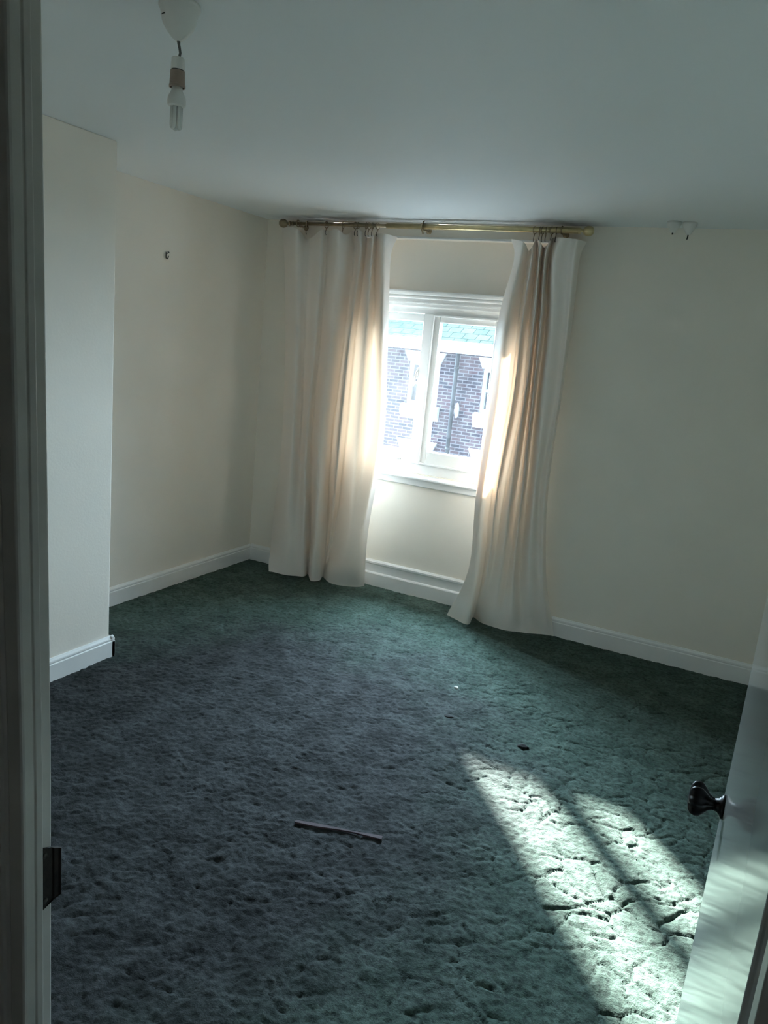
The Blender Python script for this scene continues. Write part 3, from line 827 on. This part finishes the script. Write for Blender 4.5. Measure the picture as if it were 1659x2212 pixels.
for z in (0.30, 1.08, 1.72):
    bm = new()
    tube(bm, [(0.0785, 0.627, z - 0.035), (0.0785, 0.627, z + 0.035)], 0.0045, 12)
    obj('hinge', bm, M_RUST, door, True)

# ------------------------------------------------------------------ small things on the carpet
bm = new()
pts = [(-1.165, 1.968), (-1.10, 1.988), (-1.03, 2.012), (-0.97, 2.030), (-0.915, 2.046), (-0.878, 2.056)]
n_pts = len(pts)
lo, hi = [], []
for i, (x, y) in enumerate(pts):
    w = 0.006 + 0.003 * math.sin(i * 1.7)
    hi.append((x - 0.25 * w, y + w)); lo.append((x + 0.25 * w, y - w))
ring = hi + lo[::-1]
prism(bm, ring, 'z', -0.002, 0.004)
tag(obj('ribbon_strip', bm, M_STRIP, None, False, 0.001), 'thin dull maroon strip lying on the carpet in mid floor', 'strip')
def blob(name, x, y, r, h, mat, seed, label, cat):
    bm = new()
    bmesh.ops.create_icosphere(bm, subdivisions=3, radius=1)
    for v in bm.verts:
        k = 1 + 0.45 * noise.noise(v.co * 1.7 + Vector((seed, 0, 0)))
        v.co = Vector((x + v.co.x * r * k, y + v.co.y * r * 0.7 * k, -0.002 + max(-0.2, v.co.z) * h * k))
    return tag(obj(name, bm, mat, None, True), label, cat)
blob('paper_scrap', -1.103, 3.295, 0.011, 0.008, M_PAPER, 1.0, 'tiny white scrap on the carpet in front of the right curtain', 'scrap')
blob('fluff_clump', -0.658, 2.943, 0.022, 0.008, M_LINT, 4.0, 'dark clump of fluff just above the sunlit patch', 'fluff')
blob('fluff_clump', -1.02, 3.00, 0.020, 0.005, M_LINT, 9.0, 'dark clump of fluff between the white scrap and the sunlit patch', 'fluff')

# ------------------------------------------------------------------ across the street
FY = 16.0
bm = new(); box(bm, -40, 30, 4.8, 40, -3.7, -3.5)
struct('street_ground', bm, M_ASPHALT, 'street below the window', 'street')
hs = thing('brick_house', (-6.2, FY, -3.5), 'dark brick house with white window surrounds seen through the window', 'house')
BX = [-7.02 + 1.78 * k for k in range(-2, 4)]        # window centres
OW = 0.76
bm = new()
rowsz = [(0.32, 1.275), (-2.05, -0.727)]
zc = [-3.5, rowsz[1][0], rowsz[1][1], rowsz[0][0], rowsz[0][1], 1.62]
XA, XB = -13.5, 1.5
edges_x = [XA] + [e for c in BX for e in (c - OW / 2, c + OW / 2)] + [XB]
for k in range(5):
    if k in (1, 3):
        for i in range(0, len(edges_x), 2): box(bm, edges_x[i], edges_x[i + 1], FY, FY + 0.3, zc[k], zc[k + 1])
    else:
        box(bm, XA, XB, FY, FY + 0.3, zc[k], zc[k + 1])
box(bm, XA, XB, FY + 5.7, FY + 6, -3.5, 1.62); box(bm, XA, XA + 0.3, FY, FY + 6, -3.5, 1.62); box(bm, XB - 0.3, XB, FY, FY + 6, -3.5, 1.62)
obj('brick_wall', bm, M_BRICK, hs)
bm = new()
box(bm, XA - 0.2, XB + 0.2, FY - 0.22, FY + 0.02, 1.54, 1.64); box(bm, XA - 0.2, XB + 0.2, FY - 0.34, FY + 0.02, 1.64, 1.74); box(bm, XA - 0.2, XB + 0.2, FY - 0.40, FY - 0.28, 1.70, 1.79)
obj('eaves', bm, M_STONE, hs, False, 0.01)
bm = new()
prism(bm, [(FY - 0.36, 1.76), (FY + 3.0, 3.45), (FY + 6.3, 1.76), (FY + 6.3, 1.66), (FY + 3.0, 3.30), (FY - 0.30, 1.68)], 'x', XA - 0.25, XB + 0.25)
obj('roof', bm, M_SLATE, hs)
for c in BX:
    for z0, z1 in rowsz:
        h = 0.235
        bm = new()
        prism(bm, [(c - OW / 2 - 0.02, z1), (c + OW / 2 + 0.02, z1), (c + OW / 2 + 0.13, z1 + h), (c - OW / 2 - 0.13, z1 + h)], 'y', FY - 0.05, FY + 0.10)
        obj('lintel', bm, M_STONE, hs, False, 0.008)
        bm = new()
        prism(bm, [(FY - 0.06, z0 - 0.33), (FY - 0.06, z0 - 0.26), (FY - 0.12, z0 - 0.25), (FY - 0.12, z0 - 0.02), (FY + 0.02, z0), (FY + 0.02, z0 - 0.33)], 'x', c - OW / 2 - 0.09, c + OW / 2 + 0.09)
        obj('window_ledge', bm, M_STONE, hs, False, 0.008)
        bm = new()
        frame_ring(bm, c - OW / 2, c + OW / 2, z0, z1, 0.075, FY + 0.03, FY + 0.16)
        zm = (z0 + z1) / 2
        box(bm, c - OW / 2, c + OW / 2, FY + 0.05, FY + 0.14, zm - 0.03, zm + 0.03)
        w = obj('sash_window', bm, M_STONE, hs)
        bm = new(); box(bm, c - OW / 2, c + OW / 2, FY + 0.12, FY + 0.135, z0, z1)
        obj('pane', bm, M_DARKGLASS, w)
bm = new()
tube(bm, [(-6.22, FY - 0.09, 1.60), (-6.22, FY - 0.09, 1.50), (-6.22, FY - 0.09, -3.5)], 0.045, 12)
for z in (1.2, -0.6, -2.4): tube(bm, [(-6.22, FY - 0.09, z), (-6.22, FY - 0.09, z + 0.06)], 0.058, 12)
obj('downpipe', bm, M_IRON, hs, True)
bm = new()
lathe(bm, [(0, 0), (1, 0), (0.94, 0.03), (0.6, 0.05), (0, 0.055)], Matrix.Translation((-6.13, FY, 0.30)) @ Matrix.Rotation(R(90), 4, 'X') @ Matrix.Diagonal((0.055, 0.175, 1, 1)), 32)
obj('oval_plaque', bm, M_STONE, hs, True)
